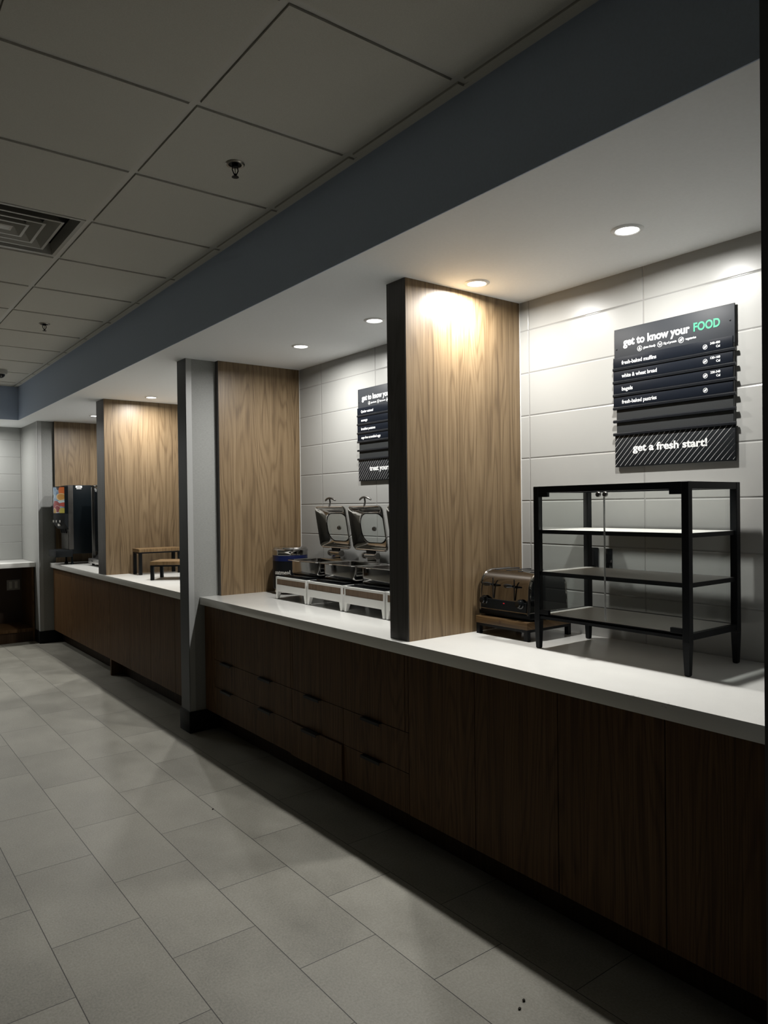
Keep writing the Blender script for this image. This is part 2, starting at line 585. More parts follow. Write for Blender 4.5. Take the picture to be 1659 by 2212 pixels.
_dg = None


def text_mesh(body, size, align='LEFT', bold=0.0, width=None, depth=0.0006, xscale=1.0):
    """text outline as (verts, faces), in its own xy plane; bold = outline growth as a share of the size"""
    cu = bpy.data.curves.new('text', 'FONT')
    cu.body = body
    cu.size = size
    cu.align_x = align
    cu.offset = bold * size
    cu.extrude = depth
    cu.resolution_u = 4
    ob = bpy.data.objects.new('text', cu)
    COL.objects.link(ob)
    dg = bpy.context.evaluated_depsgraph_get()
    ev = ob.evaluated_get(dg)
    me = ev.to_mesh()
    vs_ = [v.co.copy() for v in me.vertices]
    fs = [list(p.vertices) for p in me.polygons]
    ev.to_mesh_clear()
    bpy.data.objects.remove(ob)
    bpy.data.curves.remove(cu)
    if width:
        x0, x1 = min(v.x for v in vs_), max(v.x for v in vs_)
        k = width / (x1 - x0)
        for v in vs_:
            v.x = (v.x - x0) * k
    elif xscale != 1.0:
        for v in vs_:
            v.x *= xscale
    return vs_, fs


# ------------------------------------------------------------------ setting
struct('floor', MB().box(-3.2, 2.75, -2.6, YFAR + 0.1, -0.05, 0.0), M['floor'])
struct('wall_back', MB().box(XB, XB + 0.08, YN, YFAR, ZC - 0.06, ZS), M['tile'])
struct('trim_2', MB().box(XB - 0.003, XB, YW - 0.004, YW, ZC, ZS).box(XB - 0.003, XB, YP1 - 0.004, YP1, ZC, ZS), M['tilecaulk'])
struct('wall_recess', MB().box(-1.0, XEC, YFAR, YFAR + 0.08, 0.0, ZS), M['tilefar'])
struct('wall_right', MB().box(XS, 2.76, -2.6, YN, 0, ZT), M['nearwall'])
struct('wall_left', MB().box(-3.28, -3.2, -2.6, YFAR, 0, ZT), M['roomwall'])
struct('wall_front', MB().box(-3.2, XS, -2.68, -2.6, 0, ZT), M['roomwall'])
struct('wall_far', MB().box(-3.2, -1.0, YBK, YBK + 0.1, 0, ZS), M['paper'])
struct('wall_bulkhead', MB().box(XS, XS + 0.004, YN, YBK + 0.004, ZS, ZT).box(-3.2, XS, YBK, YBK + 0.004, ZS, ZT), M['slate'])
struct('ceiling_soffit', MB().box(XS + 0.004, 2.76, YN, YBK, ZS, ZS + 0.02).box(-3.2, 2.76, YBK + 0.004, YFAR + 0.08, ZS, ZS + 0.02), M['soffit'])

# suspended ceiling: lay-in tiles and the tee grid between them
TX, TY, TP = 0.978, 1.677, 0.61
cm = MB()
xs = [TX + TP * i for i in range(-7, 3)]
ys = [TY + TP * j for j in range(-7, 13)]
for i in range(len(xs) - 1):
    for j in range(len(ys) - 1):
        x0, x1 = xs[i] + 0.0145, min(xs[i + 1] - 0.0145, XS - 0.020)
        y0, y1 = ys[j] + 0.0145, min(ys[j + 1] - 0.0145, YBK - 0.022)
        if x1 - x0 < 0.02 or y1 - y0 < 0.02:
            continue
        if abs(xs[i] - (TX - TP)) < 0.01 and abs(ys[j] - (TY + 3 * TP)) < 0.01:
            continue                        # the air diffuser sits in this cell
        cm.box(x0, x1, y0, y1, ZT - 0.007, ZT + 0.012)
struct('ceiling', cm, M['ceil'])
gm = MB()
for x in xs:
    if x < XS:
        gm.box(x - 0.012, x + 0.012, ys[0], YBK, ZT - 0.001, ZT + 0.004)
for y in ys:
    if y < YBK:
        gm.box(xs[0], XS, y - 0.012, y + 0.012, ZT - 0.0004, ZT + 0.004)
gm.box(XS - 0.02, XS, YN, YBK, ZT - 0.002, ZT + 0.003).box(xs[0], XS, YBK - 0.02, YBK, ZT - 0.002, ZT + 0.003)
struct('trim_1', gm, M['tee'])
struct('ceiling_void', MB().box(-3.2, XS, -2.6, YBK, ZT + 0.09, ZT + 0.1), M['dark'])

# columns with corner guards and black baseboards
c1 = struct('wall_column', MB().box(1.862, XB, YC1, YC2, 0, ZS), M['paper'])
gd = MB().box(1.8605, 1.900, YC1 - 0.0015, YC1, 0.139, ZS).box(1.8605, 1.862, YC1 - 0.0015, YC1 + 0.042, 0.139, ZS).box(1.8605, 1.862, YC2 - 0.042, YC2 + 0.0015, 0.139, ZS)
gd.build('corner_guard', M['guard'], c1)
struct('baseboard_column', MB().box(1.851, 2.068, YC1 - 0.011, YC2 + 0.011, 0, 0.139, bev=0.003), M['base'], None, True)
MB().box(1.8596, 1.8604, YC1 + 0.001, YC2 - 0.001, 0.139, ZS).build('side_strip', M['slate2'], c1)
c2 = struct('wall_column_far', MB().box(XEC, XB, YE, YFAR, 0, ZS), M['paper'])
MB().box(XEC - 0.0015, XEC + 0.04, YE - 0.0015, YE, 0.135, ZS).box(XEC - 0.0015, XEC, YE - 0.0015, YE + 0.04, 0.135, ZS).build('corner_guard', M['guard'], c2)
struct('baseboard_far', MB().box(XEC - 0.010, 2.066, YE - 0.011, 8.90, 0, 0.135, bev=0.003), M['base'], None, True)

# ------------------------------------------------------------------ lamps
def downlight(loc, label):
    t = thing('recessed_downlight', loc, label, 'ceiling light', 'downlights in the white soffit')
    x, y, z = loc
    MB().lathe([(0.0405, -0.0005), (0.0405, -0.004), (0.044, -0.0062), (0.053, -0.004), (0.0575, -0.0005)], (x, y, z), 48).build('trim_ring', M['trim'], t, True)
    MB().lathe([(0.040, -0.0008), (0.040, -0.0030), (0.001, -0.0034)], (x, y, z), 40).build('lens', M['lens'], t, True)
    ld = bpy.data.lights.new('downlight_lamp', 'AREA')
    ld.shape = 'DISK'
    ld.size = 0.05
    ld.energy = LAMP_W
    ld.color = LAMP_COL
    ld.spread = math.radians(172)
    lo = bpy.data.objects.new('downlight_lamp', ld)
    COL.objects.link(lo)
    lo.parent = t
    lo.location = (0, 0, -0.008)
    return t


XL = 2.288
d0 = downlight((XL, 1.547, ZS), 'round recessed downlight nearest the camera, above the black display case')
for (xx, yy), lab in [((XL, 2.309), 'round recessed downlight close against the wood divider beside the toaster'),
                      ((2.300, 3.083), 'round recessed downlight in the middle bay, nearer the wood divider'),
                      ((2.298, 3.833), 'round recessed downlight in the middle bay, above the chafing dish on the left'),
                      ((XL, 5.40), 'round recessed downlight hidden behind the grey column'),
                      ((2.265, 6.329), 'round recessed downlight in front of the far brightly lit wood divider'),
                      ((XL, 7.12), 'round recessed downlight hidden behind the far wood divider'),
                      ((2.225, 7.895), 'round recessed downlight farthest away, above the drinks machines'),
                      ((1.20, 9.12), 'round recessed downlight above the worktop in the far recess'),
                      ((0.35, 9.12), 'round recessed downlight in the far recess, out to the left')]:
    o = dup(d0, (xx, yy, ZS), lab)
    lo = [c for c in o.children if c.type == 'LIGHT'][0]
    lo.data = lo.data

# ------------------------------------------------------------------ divider panels
def divider(name, x0, y0, y1, label, edge_x=0.0):
    t = thing(name, (x0, y0, ZC), label, 'divider panel')
    MB().box(x0 + 0.0025, XB, y0 + 0.0, y0 + 0.0025, ZC, ZS).build('wood_face', M['oak'], t)
    MB().box(x0, XB, y0 + 0.0025, y1, ZC, ZS).build('panel_core', M['edge'], t)
    return t


divider('divider_panel', 1.9745, YP1, YP2, 'tall wood divider with dark edge beside the toaster')
divider('divider_panel', 1.945, YQ1, YQ2, 'tall brightly lit wood divider behind the two wooden risers')
t = thing('wall_cladding', (2.069, YW, ZC), 'flat wood cladding with dark edge fixed to the grey column beside the chafing dishes', 'wood panel')
MB().box(2.071, XB, YW, YW + 0.0025, ZC, ZS).build('wood_face', M['oak'], t)
MB().box(2.069, XB, YW + 0.0025, YC1 - 0.0016, ZC, ZS).build('panel_core', M['edge'], t)
t = thing('wall_cladding', (1.992, YV, ZC), 'farthest wood cladding behind the drinks machines', 'wood panel')
MB().box(1.994, XB, YV, YV + 0.0025, ZC, ZS).build('wood_face', M['oak'], t)
MB().box(1.992, XB, YV + 0.0025, YE - 0.0016, ZC, ZS).build('panel_core', M['edge'], t)

# ------------------------------------------------------------------ worktops
tag(MB().box(XC, XB - 0.001, YN, YC1 - 0.0016, ZC - CT, ZC, bev=0.002).build('countertop', M['quartz'], None, True),
    'long near white quartz worktop under the display case and chafing dishes', 'countertop')
tag(MB().box(XC, XB - 0.001, YC2 + 0.001, YE - 0.002, ZC - CT, ZC, bev=0.002).build('countertop', M['quartz'], None, True),
    'far white quartz worktop behind the column under the drinks machines', 'countertop')
YR = 8.86
tag(MB().box(-0.9, XEC - 0.002, YR, YFAR, ZC - CT, ZC, bev=0.002).build('countertop', M['quartz'], None, True),
    'white worktop against the tiles in the far recess at left', 'countertop')

# ------------------------------------------------------------------ cabinets
def cabinet(y0, y1, label, group, doors=1, gap=0.0016):
    t = thing('base_cabinet', ((XF + XB) / 2, (y0 + y1) / 2, 0), label, 'cabinet', group)
    MB().box(XF + 0.020, XB - 0.004, y0 + 0.0008, y1 - 0.0008, KICK, ZC - CT - 0.0005).build('carcass', M['carcass'], t)
    wdt = (y1 - y0) / doors
    for i in range(doors):
        a, b = y0 + i * wdt + gap, y0 + (i + 1) * wdt - gap
        MB().box(XF, XF + 0.019, a, b, KICK, ZC - CT - 0.003, bev=0.0008, seg=1).build('door', M['walnut'], t)
    MB().box(2.070, 2.086, y0 + 0.0004, y1 - 0.0004, 0, KICK).build('toe_kick', M['kick'], t)
    return t


G1, G2 = 'cabinets under the near worktop', 'cabinets under the far worktop'
cabinet(2.0215, 2.4245, 'dark wood cabinet door directly right of the drawers', G1)
cabinet(1.6185, 2.0215, 'dark wood cabinet door second to the right of the drawers', G1)
cabinet(1.2165, 1.6185, 'dark wood cabinet door below the right end of the display case', G1)
cabinet(YN + 0.002, 1.2165, 'dark wood cabinet door at the right edge, last of its row', G1)

def drawer_unit():
    y0, y1 = 2.4245, 4.553
    t = thing('drawer_cabinet', ((XF + XB) / 2, (y0 + y1) / 2, 0), 'wide dark wood drawer cabinet under the chafing dishes with black tab pulls', 'cabinet')
    MB().box(XF + 0.020, XB - 0.004, y0 + 0.0008, y1 - 0.0008, KICK, ZC - CT - 0.0005).build('carcass', M['carcass'], t)
    MB().box(2.070, 2.086, y0 + 0.0004, 4.5535, 0, KICK).build('toe_kick', M['kick'], t)
    g, zt_ = 0.0016, ZC - CT - 0.003
    Z1, Z2 = 0.496, 0.320

    def front(name, a, b, z0, z1, dx=0.0):
        return MB().box(XF - dx, XF + 0.019 - dx, a + g, b - g, z0 + g, z1 - g, bev=0.0008, seg=1).build(name, M['walnut'], t)
    front('front_panel', 3.428, 4.405, Z1, zt_)
    front('front_panel', 2.449, 3.408, Z1, zt_)
    front('stile', 3.408, 3.428, Z1, zt_)
    front('stile', 2.4245, 2.449, Z1, zt_)
    front('stile', 4.405, 4.553, KICK, zt_)

    def pull(dr, yc, ztop, dx=0.0):
        x0 = XF - dx
        MB().prism([(x0 + 0.012, ztop + 0.0012), (x0 - 0.020, ztop + 0.0012), (x0 - 0.020, ztop - 0.012), (x0 - 0.0178, ztop - 0.012), (x0 - 0.0178, ztop - 0.0012), (x0 + 0.012, ztop - 0.0012)],
                   'y', yc - 0.072, yc + 0.072).build('handle', M['black'], dr)
    for (a, b, z0, z1, hs, dx) in [(3.4175, 4.405, Z2, Z1, (4.215, 3.706), 0), (2.926, 3.4175, Z2, Z1, (3.195,), 0), (2.4245, 2.926, Z2, Z1, (2.686,), 0),
                                   (3.4175, 4.405, KICK, Z2, (4.217, 3.708), 0), (2.926, 3.4175, KICK, Z2, (3.205,), 0.012), (2.4245, 2.926, KICK, Z2, (2.688,), 0)]:
        dr = front('drawer', a, b, z0, z1, dx)
        for h in hs:
            pull(dr, h, z1 - 0.001, dx)


drawer_unit()
for a, b, lab in [(4.708, 5.085, 'wood cabinet door right behind the grey column'), (5.085, 5.588, 'wood cabinet door next to the one behind the column'),
                  (5.588, 6.080, 'wood cabinet door below the low wooden riser'), (6.080, 6.590, 'wood cabinet door just right of the leg reaching the floor')]:
    cabinet(a, b, lab, G2)
for a, b, lab in [(6.622, 7.157, 'wood cabinet door just left of the leg reaching the floor'), (7.157, 7.90, 'wood cabinet door below the coffee brewer'),
                  (7.90, 8.645, 'wood cabinet door in the far corner by the recess')]:
    cabinet(a, b, lab, G2)
tag(MB().box(XF, XB - 0.004, 6.592, 6.620, 0, ZC - CT - 0.0005).build('end_panel', M['walnut']), 'wood end panel standing on the floor between the far cabinet doors', 'cabinet panel')

# open cabinet below the recess worktop
t = thing('open_cabinet', (0.9, 9.2, 0), 'dark open base cabinet below the worktop in the far recess', 'cabinet')
MB().box(XEC - 0.03, XEC - 0.011, 8.90, YFAR - 0.002, 0.0, ZC - CT - 0.0005).build('side_panel', M['walnut'], t)
MB().box(-0.9, XEC - 0.03, YFAR - 0.03, YFAR - 0.002, 0.0, ZC - CT - 0.0005).build('back_panel', M['carcass'], t)
MB().box(-0.9, XEC - 0.03, 8.90, YFAR - 0.03, 0.115, 0.150).build('bottom_shelf', M['walnut'], t)
MB().box(-0.9, XEC - 0.03, 8.91, 8.93, 0.0, 0.115).build('toe_kick', M['kick'], t)

# ------------------------------------------------------------------ wall plates
t = thing('wall_outlet', (1.70, YFAR - 0.03, 0.6), 'grey outlet plate in the dark open cabinet of the far recess', 'outlet')
MB().box(1.640, 1.780, YFAR - 0.038, YFAR - 0.0301, 0.535, 0.655, bev=0.002).build('cover_plate', M['plate'], t, True)
for xx in (1.680, 1.740):
    f = MB()
    for zz in (0.572, 0.618):
        f.lathe([(0.015, 0.0), (0.015, 0.002)], (xx, YFAR - 0.0405, zz), 16)
    MB().box(xx - 0.016, xx + 0.016, YFAR - 0.0395, YFAR - 0.038, 0.555, 0.635, bev=0.0005).build('receptacle', M['camwhite'], t)
t = thing('wall_outlet', (XB, 2.015, 1.234), 'black outlet plate on the tiles behind the display case post', 'outlet')
MB().box(XB - 0.007, XB - 0.0002, 1.979, 2.049, 1.190, 1.279, bev=0.002).build('cover_plate', M['gloss'], t, True)
MB().box(XB - 0.009, XB - 0.007, 1.998, 2.032, 1.200, 1.269, bev=0.0005).build('receptacle', M['black'], t)
t = thing('wall_outlet', (XB, 1.925, 1.234), 'narrow black plate on the tiles seen through the display case door', 'outlet')
MB().box(XB - 0.007, XB - 0.0002, 1.907, 1.943, 1.190, 1.277, bev=0.002).build('cover_plate', M['gloss'], t, True)
MB().box(XB - 0.009, XB - 0.007, 1.915, 1.935, 1.215, 1.255, bev=0.0005).build('rocker', M['black'], t)

# ------------------------------------------------------------------ menu signs
def sign(ytop, z0, z1, label, rows, slogan, slogan_u, head_ofs=0.0):
    """ytop = y of the sign's left end; the face looks to -x, reading direction is -y"""
    W, Hh = 0.520, z1 - z0
    XP = XB - 0.0135                       # face of the back panel
    t = thing('menu_sign', (XB, ytop - W / 2, z0), label, 'sign')

    def y(u):
        return ytop - W * u

    def z(v):
        return z1 - Hh * v

    def put(name, parent, material, items):
        m = MB()
        for (vs_, fs, u, v, face) in items:
            m._add([(face - p.z, y(u) - p.x, z(v) + p.y) for p in vs_], fs)
        return m.build(name, material, parent)
    MB().box(XP, XB - 0.007, y(1), y(0), z(0.25), z1, bev=0.001).build('header_panel', M['signface'], t, True)
    MB().box(XP + 0.002, XB - 0.007, y(0.985), y(0.015), z(0.80), z(0.2)).build('backing_board', M['signslot'], t)
    fp = MB().box(XP, XB - 0.007, y(1), y(0), z0, z(0.757), bev=0.001).build('footer_panel', M['footer'], t, True)
    MB().box(XB - 0.0075, XB - 0.0003, y(0.985), y(0.012), z0 + 0.004, z1 - 0.006).build('spacer', M['guard'], t)
    for u, v in ((0.022, 0.145), (0.968, 0.105)):
        MB().lathe([(0.0032, 0.0), (0.0032, -0.0012), (0.001, -0.002)], (XP, y(u), z(v)), 14, 'x').build('screw', M['black'], t, True)
    FH = XP - 0.0004
    hd = [(*text_mesh('get to know your', 0.045, bold=0.034, width=W * 0.575), 0.085, 0.128 + head_ofs, FH)]
    put('heading_lettering', t, M['white'], hd)
    put('heading_lettering', t, M['mint'], [(*text_mesh('FOOD', 0.045, bold=0.034, width=W * 0.205), 0.69, 0.128 + head_ofs, FH)])['label'] = 'mint green lettering'

    def ring(m, yc, zc, r, th, face):
        n = 28
        a = [(face, yc + r * math.cos(2 * PI * i / n), zc + r * math.sin(2 * PI * i / n)) for i in range(n)]
        b = [(face, yc + (r - th) * math.cos(2 * PI * i / n), zc + (r - th) * math.sin(2 * PI * i / n)) for i in range(n)]
        m.loft([a, b], False, False)

    def poly(m, pts, yc, zc, s, face):
        m._add([(face, yc - px * s, zc + pz * s) for px, pz in pts], [tuple(range(len(pts)))])

    LEAF = [(-0.55, -0.5), (-0.6, -0.05), (-0.35, 0.3), (0.1, 0.5), (0.62, 0.55), (0.55, 0.05), (0.25, -0.35), (-0.2, -0.5)]
    for k, (u, s) in enumerate(((0.235, 0.0112), (0.412, 0.0112), (0.590, 0.0118))):
        yc, zc = y(u), z(0.168)
        im = MB()
        ring(im, yc, zc, s, 0.0016, FH)
        if k == 0:
            for a, b in (((-0.5, -0.4), (0.0, 0.62)), ((0.0, 0.62), (0.5, -0.4)), ((0.5, -0.4), (-0.5, -0.4)), ((-0.22, -0.4), (0.0, 0.2)), ((0.0, 0.2), (0.22, -0.4))):
                dx, dz = b[0] - a[0], b[1] - a[1]
                l = math.hypot(dx, dz)
                px, pz = -dz / l * 0.07, dx / l * 0.07
                poly(im, [(a[0] + px, a[1] + pz), (b[0] + px, b[1] + pz), (b[0] - px, b[1] - pz), (a[0] - px, a[1] - pz)], yc, zc, s, FH)
        elif k == 1:
            poly(im, [(-0.55, 0.35), (-0.3, 0.5), (0.05, -0.1), (0.0, -0.55), (-0.3, -0.3)], yc, zc, s, FH)
            poly(im, [(0.12, -0.5), (0.15, -0.05), (0.45, 0.45), (0.6, 0.2), (0.5, -0.2)], yc, zc, s, FH)
        else:
            poly(im, LEAF, yc, zc, s, FH)
        im.build('diet_icon', M['white'], t)
    for s_, u, wd in (('gluten friendly', 0.268, 0.108), ('15g of protein', 0.444, 0.108), ('vegetarian', 0.625, 0.085)):
        put('legend_lettering', t, M['white'], [(*text_mesh(s_, 0.0125, bold=0.02, width=W * wd), u, 0.175, FH)])
    # six rails; the upper four carry printed strips
    for i in range(6):
        v0, v1 = 0.2 + 0.0943 * i, 0.2 + 0.0943 * (i + 1)
        if i < len(rows):
            txt, wd, cal, leaf = rows[i]
            st = MB().box(XP - 0.0030, XP + 0.002, y(0.988), y(-0.008), z(v1 - 0.016), z(v0 + 0.006), bev=0.0006).build('menu_strip', M['signstrip'], t, True)
            FS = XP - 0.0034
            put('item_lettering', st, M['white'], [(*text_mesh(txt, 0.0225, bold=0.012, width=W * wd), 0.072, v0 + 0.060, FS)])
            if leaf:
                lm = MB()
                ring(lm, y(0.782), z(v0 + 0.047), 0.0092, 0.0013, FS)
                poly(lm, LEAF, y(0.782), z(v0 + 0.047), 0.0092, FS)
                lm.build('leaf_icon', M['white'], st)
            if cal:
                put('calorie_lettering', st, M['white'], [(*text_mesh(cal, 0.0125, bold=0.018, width=W * 0.074), 0.822, v0 + 0.038, FS),
                                                          (*text_mesh('Cal', 0.0125, bold=0.018, width=W * 0.029), 0.866, v0 + 0.062, FS)])
        zr = z(v1)
        MB().prism([(XP + 0.002, zr + 0.0075), (XP - 0.0035, zr + 0.0085), (XP - 0.0075, zr + 0.004), (XP - 0.0065, zr - 0.0035), (XP + 0.002, zr - 0.0050)],
                   'y', y(1.008), y(-0.010)).build('rail', M['rail'], t)
    # white diagonal pin stripes on the footer, clipped to its rectangle
    sm = MB()
    vz0, vz1 = z0 + 0.005, z(0.775)
    dzf = vz1 - vz0
    slope = 0.92                          # run per rise
    u0 = -dzf * slope
    k = 0
    while u0 < W:
        for_a, for_b = 0.0, 1.0
        if u0 < 0:
            for_a = -u0 / (dzf * slope)
        if u0 + dzf * slope > W:
            for_b = (W - u0) / (dzf * slope)
        if for_b - for_a > 0.03:
            ya, yb = u0 + dzf * slope * for_a, u0 + dzf * slope * for_b
            za, zb = vz0 + dzf * for_a, vz0 + dzf * for_b
            t_ = 0.0013
            F = XP - 0.0004
            sm._add([(F, ytop - ya, za), (F, ytop - min(ya + t_, W), za), (F, ytop - min(yb + t_, W), zb), (F, ytop - yb, zb)], [(0, 1, 2, 3)])
        u0 += 0.0232
    sm.build('pinstripe', M['white'], fp)
    put('slogan_lettering', fp, M['white'], [(*text_mesh(slogan, 0.042, bold=0.03, width=W * slogan_u[1]), slogan_u[0], 0.892, XP - 0.0006)])
    return t


sign(1.880, 1.627, 2.212, 'black menu board reading get a fresh start above the display case',
     [('fresh-baked muffins', 0.312, '340-400', True), ('white & wheat bread', 0.316, '120-160', True), ('bagels', 0.100, '230-340', True), ('fresh-baked pastries', 0.312, None, True)],
     'get a fresh start!', (0.165, 0.625))
sign(3.779, 1.632, 2.212, 'black menu board reading treat yours above the chafing dishes, half hidden by the divider',
     [('Quaker oatmeal', 0.245, None, False), ('sausage', 0.130, None, False), ('breakfast potatoes', 0.285, None, False), ('cage-free scrambled eggs', 0.385, None, False)],
     'treat yourself!', (0.228, 0.50))

# ------------------------------------------------------------------ display case
def display_case():
    x0, x1, y0, y1 = 2.280, 2.628, 1.318, 1.991
    zt, zb = 1.545, 1.008
    t = thing('display_case', ((x0 + x1) / 2, (y0 + y1) / 2, ZC), 'black metal framed glass display case with three shelves on tapered legs', 'display case')
    p = 0.026
    fr = MB()
    for xa in (x0, x1 - p):
        for ya in (y0, y1 - p):
            fr.box(xa, xa + p, ya, ya + p, 1.0, zt, bev=0.0015, seg=1)
    fr.box(x0 + 0.001, x0 + p - 0.001, y0 + p, y1 - p, zt - 0.025, zt - 0.0005).box(x1 - p + 0.001, x1 - 0.001, y0 + p, y1 - p, zt - 0.025, zt - 0.0005)
    fr.box(x0 + p, x1 - p, y0 + 0.001, y0 + p - 0.001, zt - 0.025, zt - 0.0005).box(x0 + p, x1 - p, y1 - p + 0.001, y1 - 0.001, zt - 0.025, zt - 0.0005)
    fr.box(x0 + 0.004, x0 + p - 0.004, y0 + p, y1 - p, zb + 0.002, zb + 0.013).box(x1 - p + 0.004, x1 - 0.004, y0 + p, y1 - p, zb, zb + 0.022)
    fr.box(x0 + p, x1 - p, y0 + 0.004, y0 + p - 0.004, zb, zb + 0.022).box(x0 + p, x1 - p, y1 - p + 0.004, y1 - 0.004, zb, zb + 0.022)
    fr.build('frame', M['black'], t)
    for xa in (x0, x1 - p):
        for ya in (y0, y1 - p):
            cx_, cy_ = xa + p / 2, ya + p / 2
            a, b = p / 2 - 0.0005, 0.0088
            MB().loft([[(cx_ - s, cy_ - s, zz), (cx_ + s, cy_ - s, zz), (cx_ + s, cy_ + s, zz), (cx_ - s, cy_ + s, zz)] for s, zz in ((b * 0.7, ZC), (b, ZC + 0.004), (a, 1.0005))]).build('leg', M['black'], t)
    for zz in (1.368, 1.199, 1.028):
        s = MB().box(x0 + 0.022, x1 - 0.020, y0 + 0.014, y1 - 0.014, zz - 0.006, zz + 0.0015)
        so = s.build('shelf', M['shelf'], t)
        e = MB().box(x0 + 0.014, x0 + 0.0225, y0 + 0.012, y1 - 0.012, zz - 0.014, zz + 0.001)
        e.box(x1 - 0.0205, x1 - 0.012, y0 + 0.012, y1 - 0.012, zz - 0.014, zz + 0.001)
        e.box(x0 + 0.0225, x1 - 0.0205, y0 + 0.008, y0 + 0.0145, zz - 0.014, zz + 0.001).box(x0 + 0.0225, x1 - 0.0205, y1 - 0.0145, y1 - 0.008, zz - 0.014, zz + 0.001)
        e.build('shelf_edge', M['black'], so)
    MB().box(x0 + p, x1 - p, y0 + p, y1 - p, zt - 0.012, zt - 0.008).build('top_pane', M['glass'], t)
    MB().box(x0 + p, x1 - p, y0 + 0.018, y0 + 0.022, 1.032, zt - 0.026).build('side_pane', M['glass'], t)
    MB().box(x0 + p, x1 - p, y1 - 0.022, y1 - 0.018, 1.032, zt - 0.026).build('side_pane', M['glass'], t)
    ym = 1.655
    for a, b, kn in ((y0 + p + 0.002, ym - 0.001, ym - 0.016), (ym + 0.001, y1 - p - 0.002, ym + 0.014)):
        d = MB().box(x0 + 0.006, x0 + 0.010, a, b, 1.036, zt - 0.027).build('glass_door', M['glass'], t)
        MB().lathe([(0.002, 0.0), (0.004, -0.004), (0.0095, -0.010), (0.0105, -0.016), (0.0085, -0.020), (0.001, -0.021)], (x0 + 0.006, kn, 1.507), 20, 'x').build('knob', M['dullsteel'], d, True)
        e0 = a if kn > ym else b - 0.0012
        MB().box(x0 + 0.0055, x0 + 0.0105, e0, e0 + 0.0012, 1.036, zt - 0.027).build('polished_edge', M['guard'], d)
    for ya in (y0 + p, y1 - p - 0.045):
        for za in (1.0295, zt - 0.043):
            MB().box(x0 + 0.001, x0 + 0.016, ya, ya + 0.045, za, za + 0.018, bev=0.001).build('hinge', M['black'], t)


display_case()

# ------------------------------------------------------------------ toaster on its wooden riser
def riser(name, x0, x1, y0, y1, zt, slab, label, leg=0.022, rot=0.0, board='bamboo'):
    cx_, cy_ = (x0 + x1) / 2, (y0 + y1) / 2
    t = thing(name, (cx_, cy_, ZC), label, 'food riser')
    MB().box(x0, x1, y0, y1, zt - slab, zt, bev=0.0015).build('wood_top', M[board], t, True)
    f = MB()
    zf = zt - slab
    bar = 0.012
    f.box(x0 + 0.002, x1 - 0.002, y0 + 0.002, y0 + 0.002 + leg, zf - bar, zf).box(x0 + 0.002, x1 - 0.002, y1 - 0.002 - leg, y1 - 0.002, zf - bar, zf)
    f.box(x0 + 0.002, x0 + 0.002 + leg, y0 + 0.002 + leg, y1 - 0.002 - leg, zf - bar, zf).box(x1 - 0.002 - leg, x1 - 0.002, y0 + 0.002 + leg, y1 - 0.002 - leg, zf - bar, zf)
    f.build('frame', M['black'], t)
    for xa in (x0 + 0.002, x1 - 0.002 - leg):
        for ya in (y0 + 0.002, y1 - 0.002 - leg):
            MB().box(xa, xa + leg, ya, ya + leg, ZC, zf - bar).build('leg', M['black'], t)
    t.rotation_euler = (0, 0, rot)
    return t


tr = riser('wooden_riser', 2.350, 2.644, 2.092, 2.401, 0.968, 0.031, 'low wooden riser with black legs under the toaster', 0.020, 0.0, 'riserwood')
mk = MB()
n = 24
L0 = [(2.3496, 2.250 + 0.0075 * math.cos(2 * PI * i / n), 0.9525 + 0.0075 * math.sin(2 * PI * i / n)) for i in range(n)]
L1 = [(2.3496, 2.250 + 0.0055 * math.cos(2 * PI * i / n), 0.9525 + 0.0055 * math.sin(2 * PI * i / n)) for i in range(n)]
mk.loft([L0, L1], False, False)
mk.box(2.3495, 2.3498, 2.2485, 2.2515, 0.9485, 0.9565)
mk.build('burnt_mark', M['burn'], tr)
riser('wooden_riser', 2.165, 2.552, 6.412, 6.588, 1.118, 0.030, 'taller narrow wooden riser standing close to the far wood divider', 0.026)
riser('wooden_riser', 2.320 - 0.1415, 2.320 + 0.1415, 5.881 - 0.20, 5.881 + 0.20, 1.041, 0.030, 'lower wooden riser set at an angle in front of the taller one', 0.026, math.radians(52.7))


